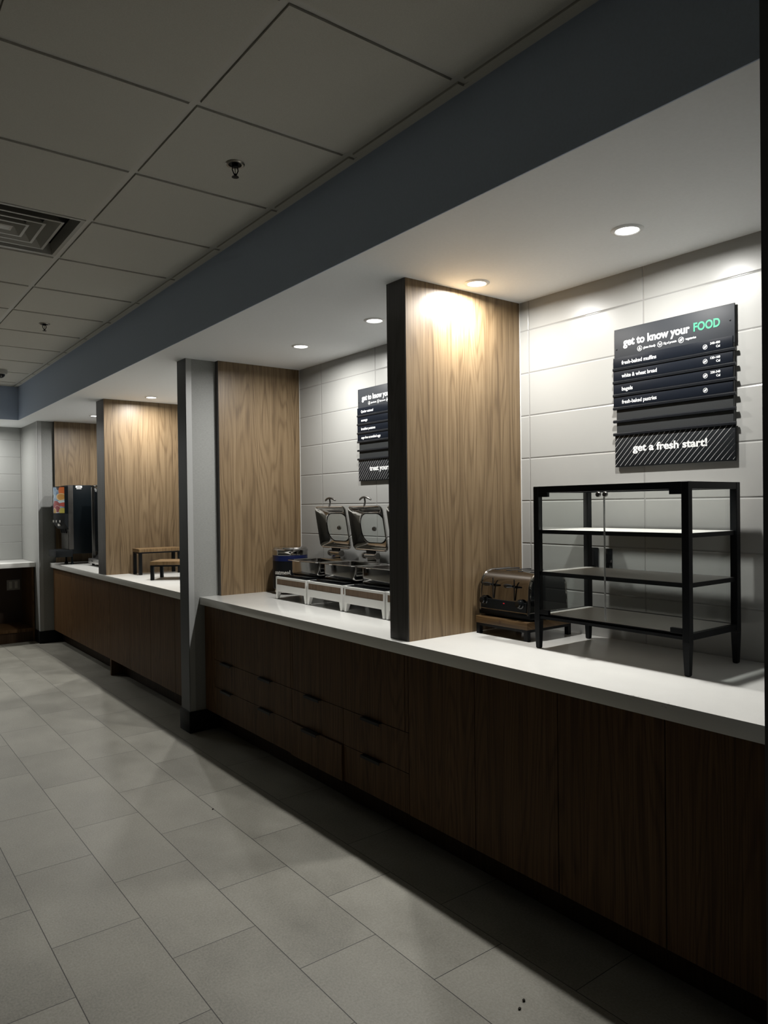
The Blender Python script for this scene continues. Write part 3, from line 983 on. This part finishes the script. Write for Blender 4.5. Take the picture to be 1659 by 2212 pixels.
def toaster():
    x0, x1, y0, y1, zb, zt = 2.378, 2.640, 2.104, 2.408, 0.968, 1.174
    t = thing('toaster', ((x0 + x1) / 2, (y0 + y1) / 2, zb), 'four slot chrome toaster with black control strip on the low wooden riser', 'toaster')
    MB().box(x0 + 0.002, x1 - 0.002, y0 - 0.002, y1 + 0.002, zb + 0.006, zb + 0.034, bev=0.004).build('base', M['black'], t, True)
    for xa in (x0 + 0.03, x1 - 0.03):
        for ya in (y0 + 0.03, y1 - 0.03):
            MB().cyl((xa, ya, zb), (xa, ya, zb + 0.008), 0.010).build('foot', M['rubber'], t)

    def prof(ins):
        pts = [(x0 + ins, zb + 0.032), (x1 - ins, zb + 0.032)]
        r = 0.072 - ins
        for k in range(9):
            a = PI / 2 * k / 8
            pts.append((x1 - ins - 0.008 - r + r * math.cos(a), zt - ins - r + r * math.sin(a)))
        for k in range(9):
            a = PI / 2 + PI / 2 * k / 8
            pts.append((x0 + ins + 0.008 + r + r * math.cos(a), zt - ins - r + r * math.sin(a)))
        return pts
    MB().loft([[(q[0], ya, q[1]) for q in prof(0.0)] for ya in (y0 + 0.012, y1 - 0.012)]).build('chrome_body', M['toast'], t, True, 50)
    for ya, s in ((y0, 1), (y1, -1)):
        rim = MB()
        rim.tube([(q[0], ya + s * 0.009, q[1]) for q in prof(0.004)], 0.0085, 10, True)
        rim.build('chrome_rim', M['chrome'], t, True)
        MB().loft([[(q[0], ya + s * 0.004, q[1]) for q in prof(0.010)], [(q[0], ya + s * 0.013, q[1]) for q in prof(0.008)]]).build('end_panel', M['gloss'], t, True)
    st = MB()
    for k in range(4):
        yc = y0 + 0.045 + (y1 - y0 - 0.09) * k / 3
        st.box(x0 + 0.062, x1 - 0.05, yc - 0.010, yc + 0.010, zt - 0.004, zt + 0.0006)
    for k in range(4):
        yc = y0 + 0.045 + (y1 - y0 - 0.09) * k / 3
        MB().box(x0 + 0.070, x1 - 0.045, yc - 0.011, yc + 0.011, zt - 0.004, zt + 0.0012, bev=0.001).build('bread_slot', M['dark'], t)
    st.bm.free()
    MB().box(x0 - 0.003, x0 + 0.002, y0 + 0.016, y1 - 0.016, zb + 0.036, zb + 0.080, bev=0.001).build('control_strip', M['footer'], t)
    MB().box(x0 - 0.0036, x0 - 0.0030, 2.245, 2.254, zb + 0.064, zb + 0.069).build('indicator_light', M['red'], t)
    for yc in (2.366, 2.150):
        MB().lathe([(0.021, 0.0), (0.021, -0.004), (0.0165, -0.006), (0.0155, -0.020), (0.012, -0.023), (0.001, -0.0235)], (x0 - 0.003, yc, zb + 0.073), 28, 'x').build('dial', M['gloss'], t, True)
    for yc in (2.318, 2.190):
        MB().box(x0 - 0.0012, x0 + 0.003, yc - 0.0018, yc + 0.0018, zb + 0.084, zb + 0.176).build('lever_slot', M['dark'], t)
        lv = MB()
        lv.tube([(x0, yc, zb + 0.146), (x0 - 0.016, yc, zb + 0.148)], 0.004, 8)
        lv.tube([(x0 - 0.018, yc - 0.010, zb + 0.149), (x0 - 0.020, yc + 0.012, zb + 0.149), (x0 - 0.020, yc + 0.030, zb + 0.148), (x0 - 0.018, yc + 0.040, zb + 0.148)], [0.005, 0.009, 0.010, 0.006], 12)
        lv.build('lever', M['gloss'], t, True)


toaster()

# ------------------------------------------------------------------ buffet stands, chafing dishes, kettle
SX0, SX1, SW, ZST = 2.268, 2.640, 0.368, 1.030


def buffet_stand(y0, label):
    y1 = y0 + SW
    t = thing('buffet_stand', ((SX0 + SX1) / 2, (y0 + y1) / 2, ZC), label, 'buffet stand', 'white buffet stands along the middle worktop')
    f = MB()
    pw = 0.024
    for xa, xb in ((SX0, SX0 + 0.012), (SX1 - 0.012, SX1)):
        f.box(xa, xb, y0, y1, ZST - 0.013, ZST)                                   # top rail
        f.box(xa, xb, y0 + pw, y1 - pw, ZST - 0.093, ZST - 0.049)                 # apron
        f.box(xa + 0.004, xb - 0.004, y0 + 0.01, y1 - 0.01, ZST - 0.05, ZST - 0.012)
    for ya, yb in ((y0, y0 + 0.012), (y1 - 0.012, y1)):
        f.box(SX0 + 0.012, SX1 - 0.012, ya, yb, ZST - 0.013, ZST)
        f.box(SX0 + pw, SX1 - pw, ya, yb, ZST - 0.093, ZST - 0.049)
        f.box(SX0 + 0.01, SX1 - 0.01, ya + 0.004, yb - 0.004, ZST - 0.05, ZST - 0.012)
    f.build('frame', M['whitemetal'], t)
    for xa, s in ((SX0 + 0.0025, 1), (SX1 - 0.0025, -1)):
        MB().box(min(xa, xa + s * 0.002), max(xa, xa + s * 0.002), y0 + 0.011, y1 - 0.011, ZST - 0.049, ZST - 0.013).build('wood_inlay', M['inlay'], t)
    for ya, s in ((y0 + 0.0025, 1), (y1 - 0.0025, -1)):
        MB().box(SX0 + 0.011, SX1 - 0.011, min(ya, ya + s * 0.002), max(ya, ya + s * 0.002), ZST - 0.049, ZST - 0.013).build('wood_inlay', M['inlay'], t)
    for xa, sx in ((SX0, 1), (SX1, -1)):
        for ya, sy in ((y0, 1), (y1, -1)):
            loops = []
            for wd, zz in ((0.016, ZC + 0.003), (0.026, ZST - 0.093), (0.029, ZST - 0.0497), (0.0105, ZST - 0.0488)):
                loops.append([(xa, ya, zz), (xa + sx * wd, ya, zz), (xa + sx * wd, ya + sy * wd, zz), (xa, ya + sy * wd, zz)])
            loops.append([(xa, ya, ZST - 0.0125), (xa + sx * 0.010, ya, ZST - 0.0125), (xa + sx * 0.010, ya + sy * 0.010, ZST - 0.0125), (xa, ya + sy * 0.010, ZST - 0.0125)])
            lg = MB().loft(loops).build('leg', M['whitemetal'], t)
            MB().box(min(xa + sx * 0.002, xa + sx * 0.014), max(xa + sx * 0.002, xa + sx * 0.014), min(ya + sy * 0.002, ya + sy * 0.014), max(ya + sy * 0.002, ya + sy * 0.014), ZC, ZC + 0.0032).build('foot', M['rubber'], lg)
    MB().box(SX0 + 0.012, SX1 - 0.012, y0 + 0.012, y1 - 0.012, ZST - 0.012, ZST + 0.004).build('deck', M['gloss'], t)
    MB().box(SX0 + 0.045, SX1 - 0.03, y0 + 0.030, y1 - 0.030, ZST + 0.004, ZST + 0.012, bev=0.003).build('heating_plate', M['gloss'], t, True)
    return t


ST = [3.762, 3.378, 2.985, 2.602]
s0 = buffet_stand(ST[0], 'white legged buffet stand nearest the oatmeal kettle')
for k, lab in ((1, 'white legged buffet stand second from the oatmeal kettle'), (2, 'white legged buffet stand third from the oatmeal kettle'), (3, 'white legged buffet stand cut off by the wood divider')):
    l0 = Vector(ROOTLOC[s0.name])
    dup(s0, l0 + Vector((0, ST[k] - ST[0], 0)), lab)


def chafer(yc, label):
    zb = ZST + 0.012
    t = thing('chafing_dish', (2.47, yc, zb), label, 'chafing dish', 'steel chafing dishes with open lids')
    x0, x1 = 2.362, 2.585
    xm = (x0 + x1) / 2
    W, D = 0.326, x1 - x0

    def lp(w_, d_, r, zz, dx=0.0):
        return [(xm + dx + b, yc + a, zz) for a, b in rrect(w_, d_, r, 5)]
    zf = 1.130
    MB().loft([lp(W - 0.02, D - 0.02, 0.025, zb), lp(W - 0.004, D - 0.004, 0.030, zb + 0.006), lp(W, D, 0.032, zb + 0.014), lp(W, D, 0.032, zf)], True, False).build('water_pan', M['chrome'], t, True, 50)
    MB().loft([lp(W - 0.004, D - 0.004, 0.03, zf - 0.003), lp(W + 0.034, D + 0.052, 0.040, zf + 0.001, 0.0), lp(W + 0.038, D + 0.056, 0.042, zf + 0.004), lp(W + 0.030, D + 0.050, 0.040, zf + 0.0065),
               lp(W - 0.012, D - 0.010, 0.03, zf + 0.0055), lp(W - 0.018, D - 0.016, 0.03, zf + 0.003), lp(W - 0.030, D - 0.028, 0.03, zf - 0.05)], False, True).build('rim', M['chrome'], t, True, 40)
    # open lid standing on the hinge, dome to the wall
    zl0, zl1 = 1.203, 1.474
    hl, wl = zl1 - zl0, 0.352
    tilt = -0.045

    def pl(a, b, dep):
        """a along -y (reading right), b up, dep towards the wall"""
        f = b / hl
        return (2.605 + tilt * (f + 0.5) + dep, yc - a, (zl0 + zl1) / 2 + b)

    def ll(w_, h_, r, dep, n=8):
        return [pl(a, b, dep) for a, b in rrect(w_, h_, r, n)]
    lid = MB().loft([ll(wl - 0.006, hl - 0.006, 0.028, 0.008), ll(wl, hl, 0.030, 0.0), ll(wl - 0.008, hl - 0.008, 0.028, -0.004), ll(wl - 0.018, hl - 0.018, 0.026, 0.0), ll(wl - 0.030, hl - 0.030, 0.028, 0.014),
                     ll(wl * 0.86, hl * 0.82, 0.045, 0.028), ll(wl * 0.76, hl * 0.70, 0.070, 0.041), ll(wl * 0.715, hl * 0.655, 0.075, 0.044)], False, False)
    lo = lid.build('lid', M['chrome'], t, True, 60)
    sd = lo.modifiers.new('thickness', 'SOLIDIFY')
    sd.thickness = 0.0012
    sd.offset = 1.0
    gk = MB()
    gk.loft([ll(wl * 0.73, hl * 0.67, 0.077, 0.0455), ll(wl * 0.73, hl * 0.67, 0.077, 0.0485)])
    gk.build('window', M['lidglass'], lo, True)
    gt = MB()
    gt.tube(ll(wl * 0.72, hl * 0.66, 0.076, 0.0435), 0.0026, 8, True)
    gt.build('gasket', M['black'], lo, True)
    c = pl(0.0, -0.004, 0.042)
    MB().lathe([(0.006, 0.0), (0.0105, -0.001), (0.0105, 0.003), (0.014, 0.006), (0.014, 0.016), (0.001, 0.018)], c, 20, 'x').build('vent_knob', M['dullsteel'], lo, True)
    hd = MB()
    ba, tp = Vector(pl(0, hl / 2 - 0.002, 0.0)), Vector(pl(0.0, hl / 2 + 0.052, 0.012))
    hd.tube([ba, ba * 0.5 + tp * 0.5 + Vector((0.006, 0, 0)), tp], [0.006, 0.0052, 0.006], 10)
    bar = []
    rad = []
    for i in range(13):
        s = -1 + 2 * i / 12
        bar.append((tp.x + 0.006 * s * s, tp.y + 0.058 * s, tp.z - 0.016 * s * s + 0.002))
        rad.append(0.0066 if abs(s) < 0.95 else 0.0048)
    hd.tube(bar, rad, 10)
    hd.build('handle', M['dullsteel'], lo, True)
    for a in (-0.028, 0.022):
        p = pl(a, -hl / 2 + 0.030, 0.016)
        MB().lathe([(0.004, 0.0), (0.004, -0.003), (0.001, -0.005)], p, 12, 'x').build('rivet', M['chrome'], lo, True)
    hg = MB()
    hg.box(2.612, 2.640, yc - 0.045, yc + 0.045, zf + 0.004, 1.196)
    hg.cyl((2.606, yc - 0.058, 1.172), (2.606, yc + 0.058, 1.172), 0.0145, n=24)
    h_ = hg.build('hinge', M['chrome'], t, True)
    MB().box(2.603, 2.615, yc - 0.040, yc + 0.044, 1.186, 1.206).build('hinge_leaf', M['black'], h_)
    for s in (-1, 1):
        MB().cyl((2.606, yc + s * 0.058, 1.172), (2.606, yc + s * 0.070, 1.172), 0.019, n=24).build('hinge_cap', M['dullsteel'], h_, True)
    return t


ch0 = chafer(ST[0] + SW / 2 - 0.003, 'steel chafing dish with open windowed lid next to the oatmeal kettle')
for k, lab in ((1, 'steel chafing dish with open windowed lid partly cut by the wood divider'), (2, 'steel chafing dish mostly hidden behind the wood divider')):
    l0 = Vector(ROOTLOC[ch0.name])
    dup(ch0, l0 + Vector((0, ST[k] - ST[0], 0)), lab)


def kettle():
    c = (2.498, 4.345, ZC)
    R = 0.119
    t = thing('soup_kettle', c, 'round black oatmeal kettle with steel lid beside the wood cladding', 'kettle')
    for a in (0.4, 0.4 + 2 * PI / 3, 0.4 + 4 * PI / 3):
        MB().cyl((c[0] + 0.085 * math.cos(a), c[1] + 0.085 * math.sin(a), ZC), (c[0] + 0.085 * math.cos(a), c[1] + 0.085 * math.sin(a), ZC + 0.012), 0.010).build('foot', M['rubber'], t)
    MB().lathe([(0.100, 0.010), (0.107, 0.012), (0.108, 0.034), (0.112, 0.038)], c, 48).build('base_ring', M['chrome'], t, True)
    MB().lathe([(0.112, 0.036), (R - 0.001, 0.042), (R - 0.001, 0.226)], c, 64).build('body', M['black'], t, True)
    MB().lathe([(R, 0.224), (R, 0.262)], c, 64).build('colour_band', M['blue'], t, True)
    MB().lathe([(R - 0.002, 0.260), (R + 0.001, 0.264), (R + 0.001, 0.282), (R + 0.003, 0.286), (R + 0.003, 0.298), (R - 0.004, 0.304)], c, 64).build('steel_collar', M['chrome'], t, True)
    MB().lathe([(R - 0.006, 0.302), (R - 0.003, 0.306), (R - 0.010, 0.314), (R - 0.030, 0.317), (0.03, 0.315), (0.001, 0.315)], c, 64).build('lid', M['chrome'], t, True)
    vs_, fs = text_mesh('oatmeal', 0.040, bold=0.012, width=0.118)
    m = MB()
    a0 = math.atan2(0 - c[1], 0 - c[0])          # towards the camera
    m._add([(c[0] + (R + 0.0004 + p.z) * math.cos(a0 - 1.0 + p.x / R), c[1] + (R + 0.0004 + p.z) * math.sin(a0 - 1.0 + p.x / R), ZC + 0.136 + p.y) for p in vs_], fs)
    m.build('lettering', M['camwhite'], t)  # white letters dimmed to off-white: their shade is put into the colour


kettle()

# ------------------------------------------------------------------ drinks machines
def juice_machine():
    y0, y1 = 8.20, 8.50
    t = thing('juice_dispenser', (2.2, 8.35, ZC), 'black juice dispenser with a fruit picture on its front', 'drinks machine')
    MB().box(2.024, 2.520, y0, y1, 1.000, 1.735, bev=0.004).build('cabinet_body', M['machine'], t, True)
    MB().box(2.0225, 2.072, y0 - 0.0015, y0 + 0.0015, 1.049, 1.7335).build('side_strip', M['dullsteel'], t)
    # head with a bulged front
    prof = []
    for k in range(9):
        s = k / 8
        prof.append((1.942 + 0.044 * s - 0.034 * math.sin(PI * s) , y1 + (y0 - y1) * s))
    fr = [(p[0], p[1]) for p in prof]
    MB().prism(fr + [(2.026, y0), (2.026, y1)], 'z', 1.430, 1.722).build('head', M['machine'], t, True)
    ap = MB()
    ap._add([(p[0] - 0.0012, p[1] + (0.006 if i == 0 else 0) * -1, zz) for zz in (1.438, 1.714) for i, p in enumerate(fr)], [(i, i + 1, i + 10, i + 9) for i in range(8)])
    ap.build('picture_panel', M['art'], t, True)
    low = [[(x if x < 2.0 else 2.026, yy, zz) for x, yy in fr + [(2.026, y0), (2.026, y1)]] for zz in (1.430,)]
    l2 = [[(x - 0.003 if x < 2.0 else 2.026, yy, 1.33) for x, yy in fr + [(2.026, y0), (2.026, y1)]], [(min(x + 0.040, 2.024) if x < 2.0 else 2.026, yy, 1.268) for x, yy in fr + [(2.026, y0), (2.026, y1)]]]
    MB().loft(low + l2).build('button_panel', M['footer'], t, True)
    for k in range(4):
        yy = 8.452 - 0.062 * k
        s_ = (y1 - yy) / 0.30
        xx = 1.942 + 0.044 * s_ - 0.034 * math.sin(PI * s_) - 0.003
        MB().box(xx - 0.0035, xx + 0.012, yy - 0.006, yy + 0.006, 1.338, 1.362).build('button', M['camwhite'], t)
    MB().box(1.936, 1.962, 8.278, 8.290, 1.300, 1.324).build('button', M['camwhite'], t)
    for k in range(4):
        yy = 8.440 - 0.060 * k
        MB().cyl((2.004, yy, 1.268), (2.010, yy - 0.004, 1.222), 0.010, 0.008, 12).build('nozzle', M['gloss'], t, True)
    MB().box(2.018, 2.0245, y0 + 0.01, y1 - 0.01, 1.050, 1.262).build('splash_plate', M['dullsteel'], t)
    MB().box(1.890, 2.060, y0 - 0.004, y1, 0.970, 1.042, bev=0.004).build('drip_tray', M['footer'], t, True)
    MB().box(1.912, 2.018, y0 + 0.006, y1 - 0.008, 1.042, 1.046).build('drip_grille', M['footer'], t)
    for xa in (2.06, 2.48):
        for ya in (y0 + 0.03, y1 - 0.03):
            MB().lathe([(0.020, 0.0), (0.016, 0.012), (0.009, 0.03), (0.010, 0.1135)], (xa, ya, ZC), 16).build('leg', M['machine'], t, True)
    lb = MB().box(2.100, 2.165, y0 - 0.0012, y0 - 0.0002, 1.706, 1.728).build('sticker', M['white'], t)
    MB().box(2.115, 2.150, y0 - 0.0016, y0 - 0.0011, 1.714, 1.720).build('sticker_print', M['dark'], lb)
    MB().box(2.108, 2.158, y0 - 0.0010, y0 - 0.0002, 1.693, 1.700).build('sticker', M['white'], t)


juice_machine()
t = thing('coffee_brewer', (2.4, 7.78, ZC), 'tall black and steel coffee brewer peeking out behind the far divider', 'drinks machine')
MB().box(2.195, 2.640, 7.55, 7.945, 0.960, 1.712, bev=0.006).build('body', M['gloss'], t, True)
MB().box(2.190, 2.205, 7.930, 7.952, 0.955, 1.705, bev=0.003).build('corner_post', M['dullsteel'], t, True)
MB().box(2.192, 2.645, 7.545, 7.95, 1.712, 1.728, bev=0.003).build('top_cover', M['chrome'], t, True)
MB().box(2.150, 2.640, 7.55, 7.95, 0.915, 0.962, bev=0.004).build('base', M['brushed'], t, True)
MB().cyl((2.149, 7.80, 0.938), (2.145, 7.80, 0.938), 0.006, n=14).build('switch', M['black'], t)
for xa in (2.19, 2.60):
    for ya in (7.59, 7.91):
        MB().cyl((xa, ya, ZC), (xa, ya, 0.916), 0.014, n=14).build('foot', M['rubber'], t)

# ------------------------------------------------------------------ ceiling fittings
def diffuser():
    x0, x1, y0, y1 = TX - TP + 0.012, TX - 0.012, TY + 3 * TP + 0.012, TY + 4 * TP - 0.012
    xm, ym, hw = (x0 + x1) / 2, (y0 + y1) / 2, (x1 - x0) / 2
    t = thing('air_diffuser', (xm, ym, ZT), 'square louvred air diffuser in the tiled ceiling at left', 'air vent')

    def sq(h, z):
        return [(xm - h, ym - h, z), (xm + h, ym - h, z), (xm + h, ym + h, z), (xm - h, ym + h, z)]
    MB().loft([sq(hw, ZT + 0.004), sq(hw, ZT - 0.004), sq(hw - 0.018, ZT - 0.004), sq(hw - 0.030, ZT + 0.050)], False, False).build('outer_frame', M['vent'], t)
    for h in (0.205, 0.140, 0.080):
        MB().loft([sq(h - 0.040, ZT + 0.045), sq(h - 0.006, ZT + 0.002), sq(h, ZT - 0.006), sq(h + 0.012, ZT - 0.006), sq(h + 0.012, ZT - 0.003), sq(h + 0.003, ZT - 0.001), sq(h - 0.030, ZT + 0.050)], False, False).build('louvre', M['vent'], t)
    MB().loft([sq(0.030, ZT + 0.02), sq(0.034, ZT - 0.004), sq(0.022, ZT - 0.006)], True, True).build('centre_plate', M['vent'], t)
    MB().box(xm - hw, xm + hw, ym - hw, ym + hw, ZT + 0.07, ZT + 0.075).build('duct_plate', M['dark'], t)


diffuser()


def sprinkler(loc, label):
    t = thing('fire_sprinkler', loc, label, 'sprinkler', 'fire sprinklers in the tiled ceiling')
    c = (loc[0], loc[1], ZT - 0.006)
    MB().lathe([(0.036, 0.0), (0.037, -0.003), (0.033, -0.007), (0.026, -0.006), (0.024, -0.001)], c, 36).build('escutcheon', M['bronze'], t, True)
    MB().lathe([(0.024, -0.001), (0.013, -0.002), (0.012, -0.014), (0.009, -0.015)], c, 24).build('socket', M['black'], t, True)
    a = MB()
    for s in (-1, 1):
        a.tube([(c[0] + s * 0.010, c[1], c[2] - 0.012), (c[0] + s * 0.0125, c[1], c[2] - 0.026), (c[0] + s * 0.004, c[1], c[2] - 0.044)], 0.0022, 8)
    a.cyl((c[0], c[1], c[2] - 0.040), (c[0], c[1], c[2] - 0.050), 0.004, n=12)
    a.build('frame_arms', M['black'], t, True)
    MB().cyl((c[0], c[1], c[2] - 0.014), (c[0], c[1], c[2] - 0.041), 0.0024, n=10).build('bulb', M['bronze'], t, True)
    MB().lathe([(0.004, -0.048), (0.013, -0.051), (0.014, -0.053), (0.003, -0.054)], c, 16).build('deflector', M['black'], t, True)
    return t


sp0 = sprinkler((1.271, 2.595, ZT), 'nearer fire sprinkler head in the tiled ceiling, dark metal')
dup(sp0, (1.244, 5.619, ZT), 'farther fire sprinkler head in the tiled ceiling, above the far bay')
t = thing('dome_camera', (1.305, 7.70, ZT), 'off white dome camera on the ceiling at the left edge', 'security camera')
MB().lathe([(0.066, -0.006), (0.066, -0.030), (0.058, -0.046), (0.044, -0.050)], (1.305, 7.70, ZT), 40).build('housing', M['camwhite'], t, True)
MB().lathe([(0.045, -0.048), (0.043, -0.060), (0.034, -0.074), (0.018, -0.083), (0.001, -0.086)], (1.305, 7.70, ZT), 32).build('dome', M['gloss'], t, True)

# ------------------------------------------------------------------ crumbs on the floor
def crumb(x, y, r, seed, label):
    rnd = random.Random(seed)
    m = MB()
    bmesh.ops.create_icosphere(m.bm, subdivisions=2, radius=r)
    for v in m.bm.verts:
        k = 1 + rnd.uniform(-0.28, 0.28)
        v.co = Vector((v.co.x * k * 1.2, v.co.y * k, v.co.z * k * 0.7))
    zm = min(v.co.z for v in m.bm.verts)
    for v in m.bm.verts:
        v.co += Vector((x, y, -zm))
    tag(m.build('crumb', M['crumb'], None, True), label, 'crumb')


crumb(1.580, 1.4515, 0.0042, 1, 'small dark crumb on the floor at the bottom, nearer of a pair')
crumb(1.616, 1.468, 0.0044, 2, 'small dark crumb on the floor at the bottom, farther of a pair')
crumb(1.470, 3.340, 0.0035, 3, 'tiny dark crumb on the floor joint in front of the drawers')
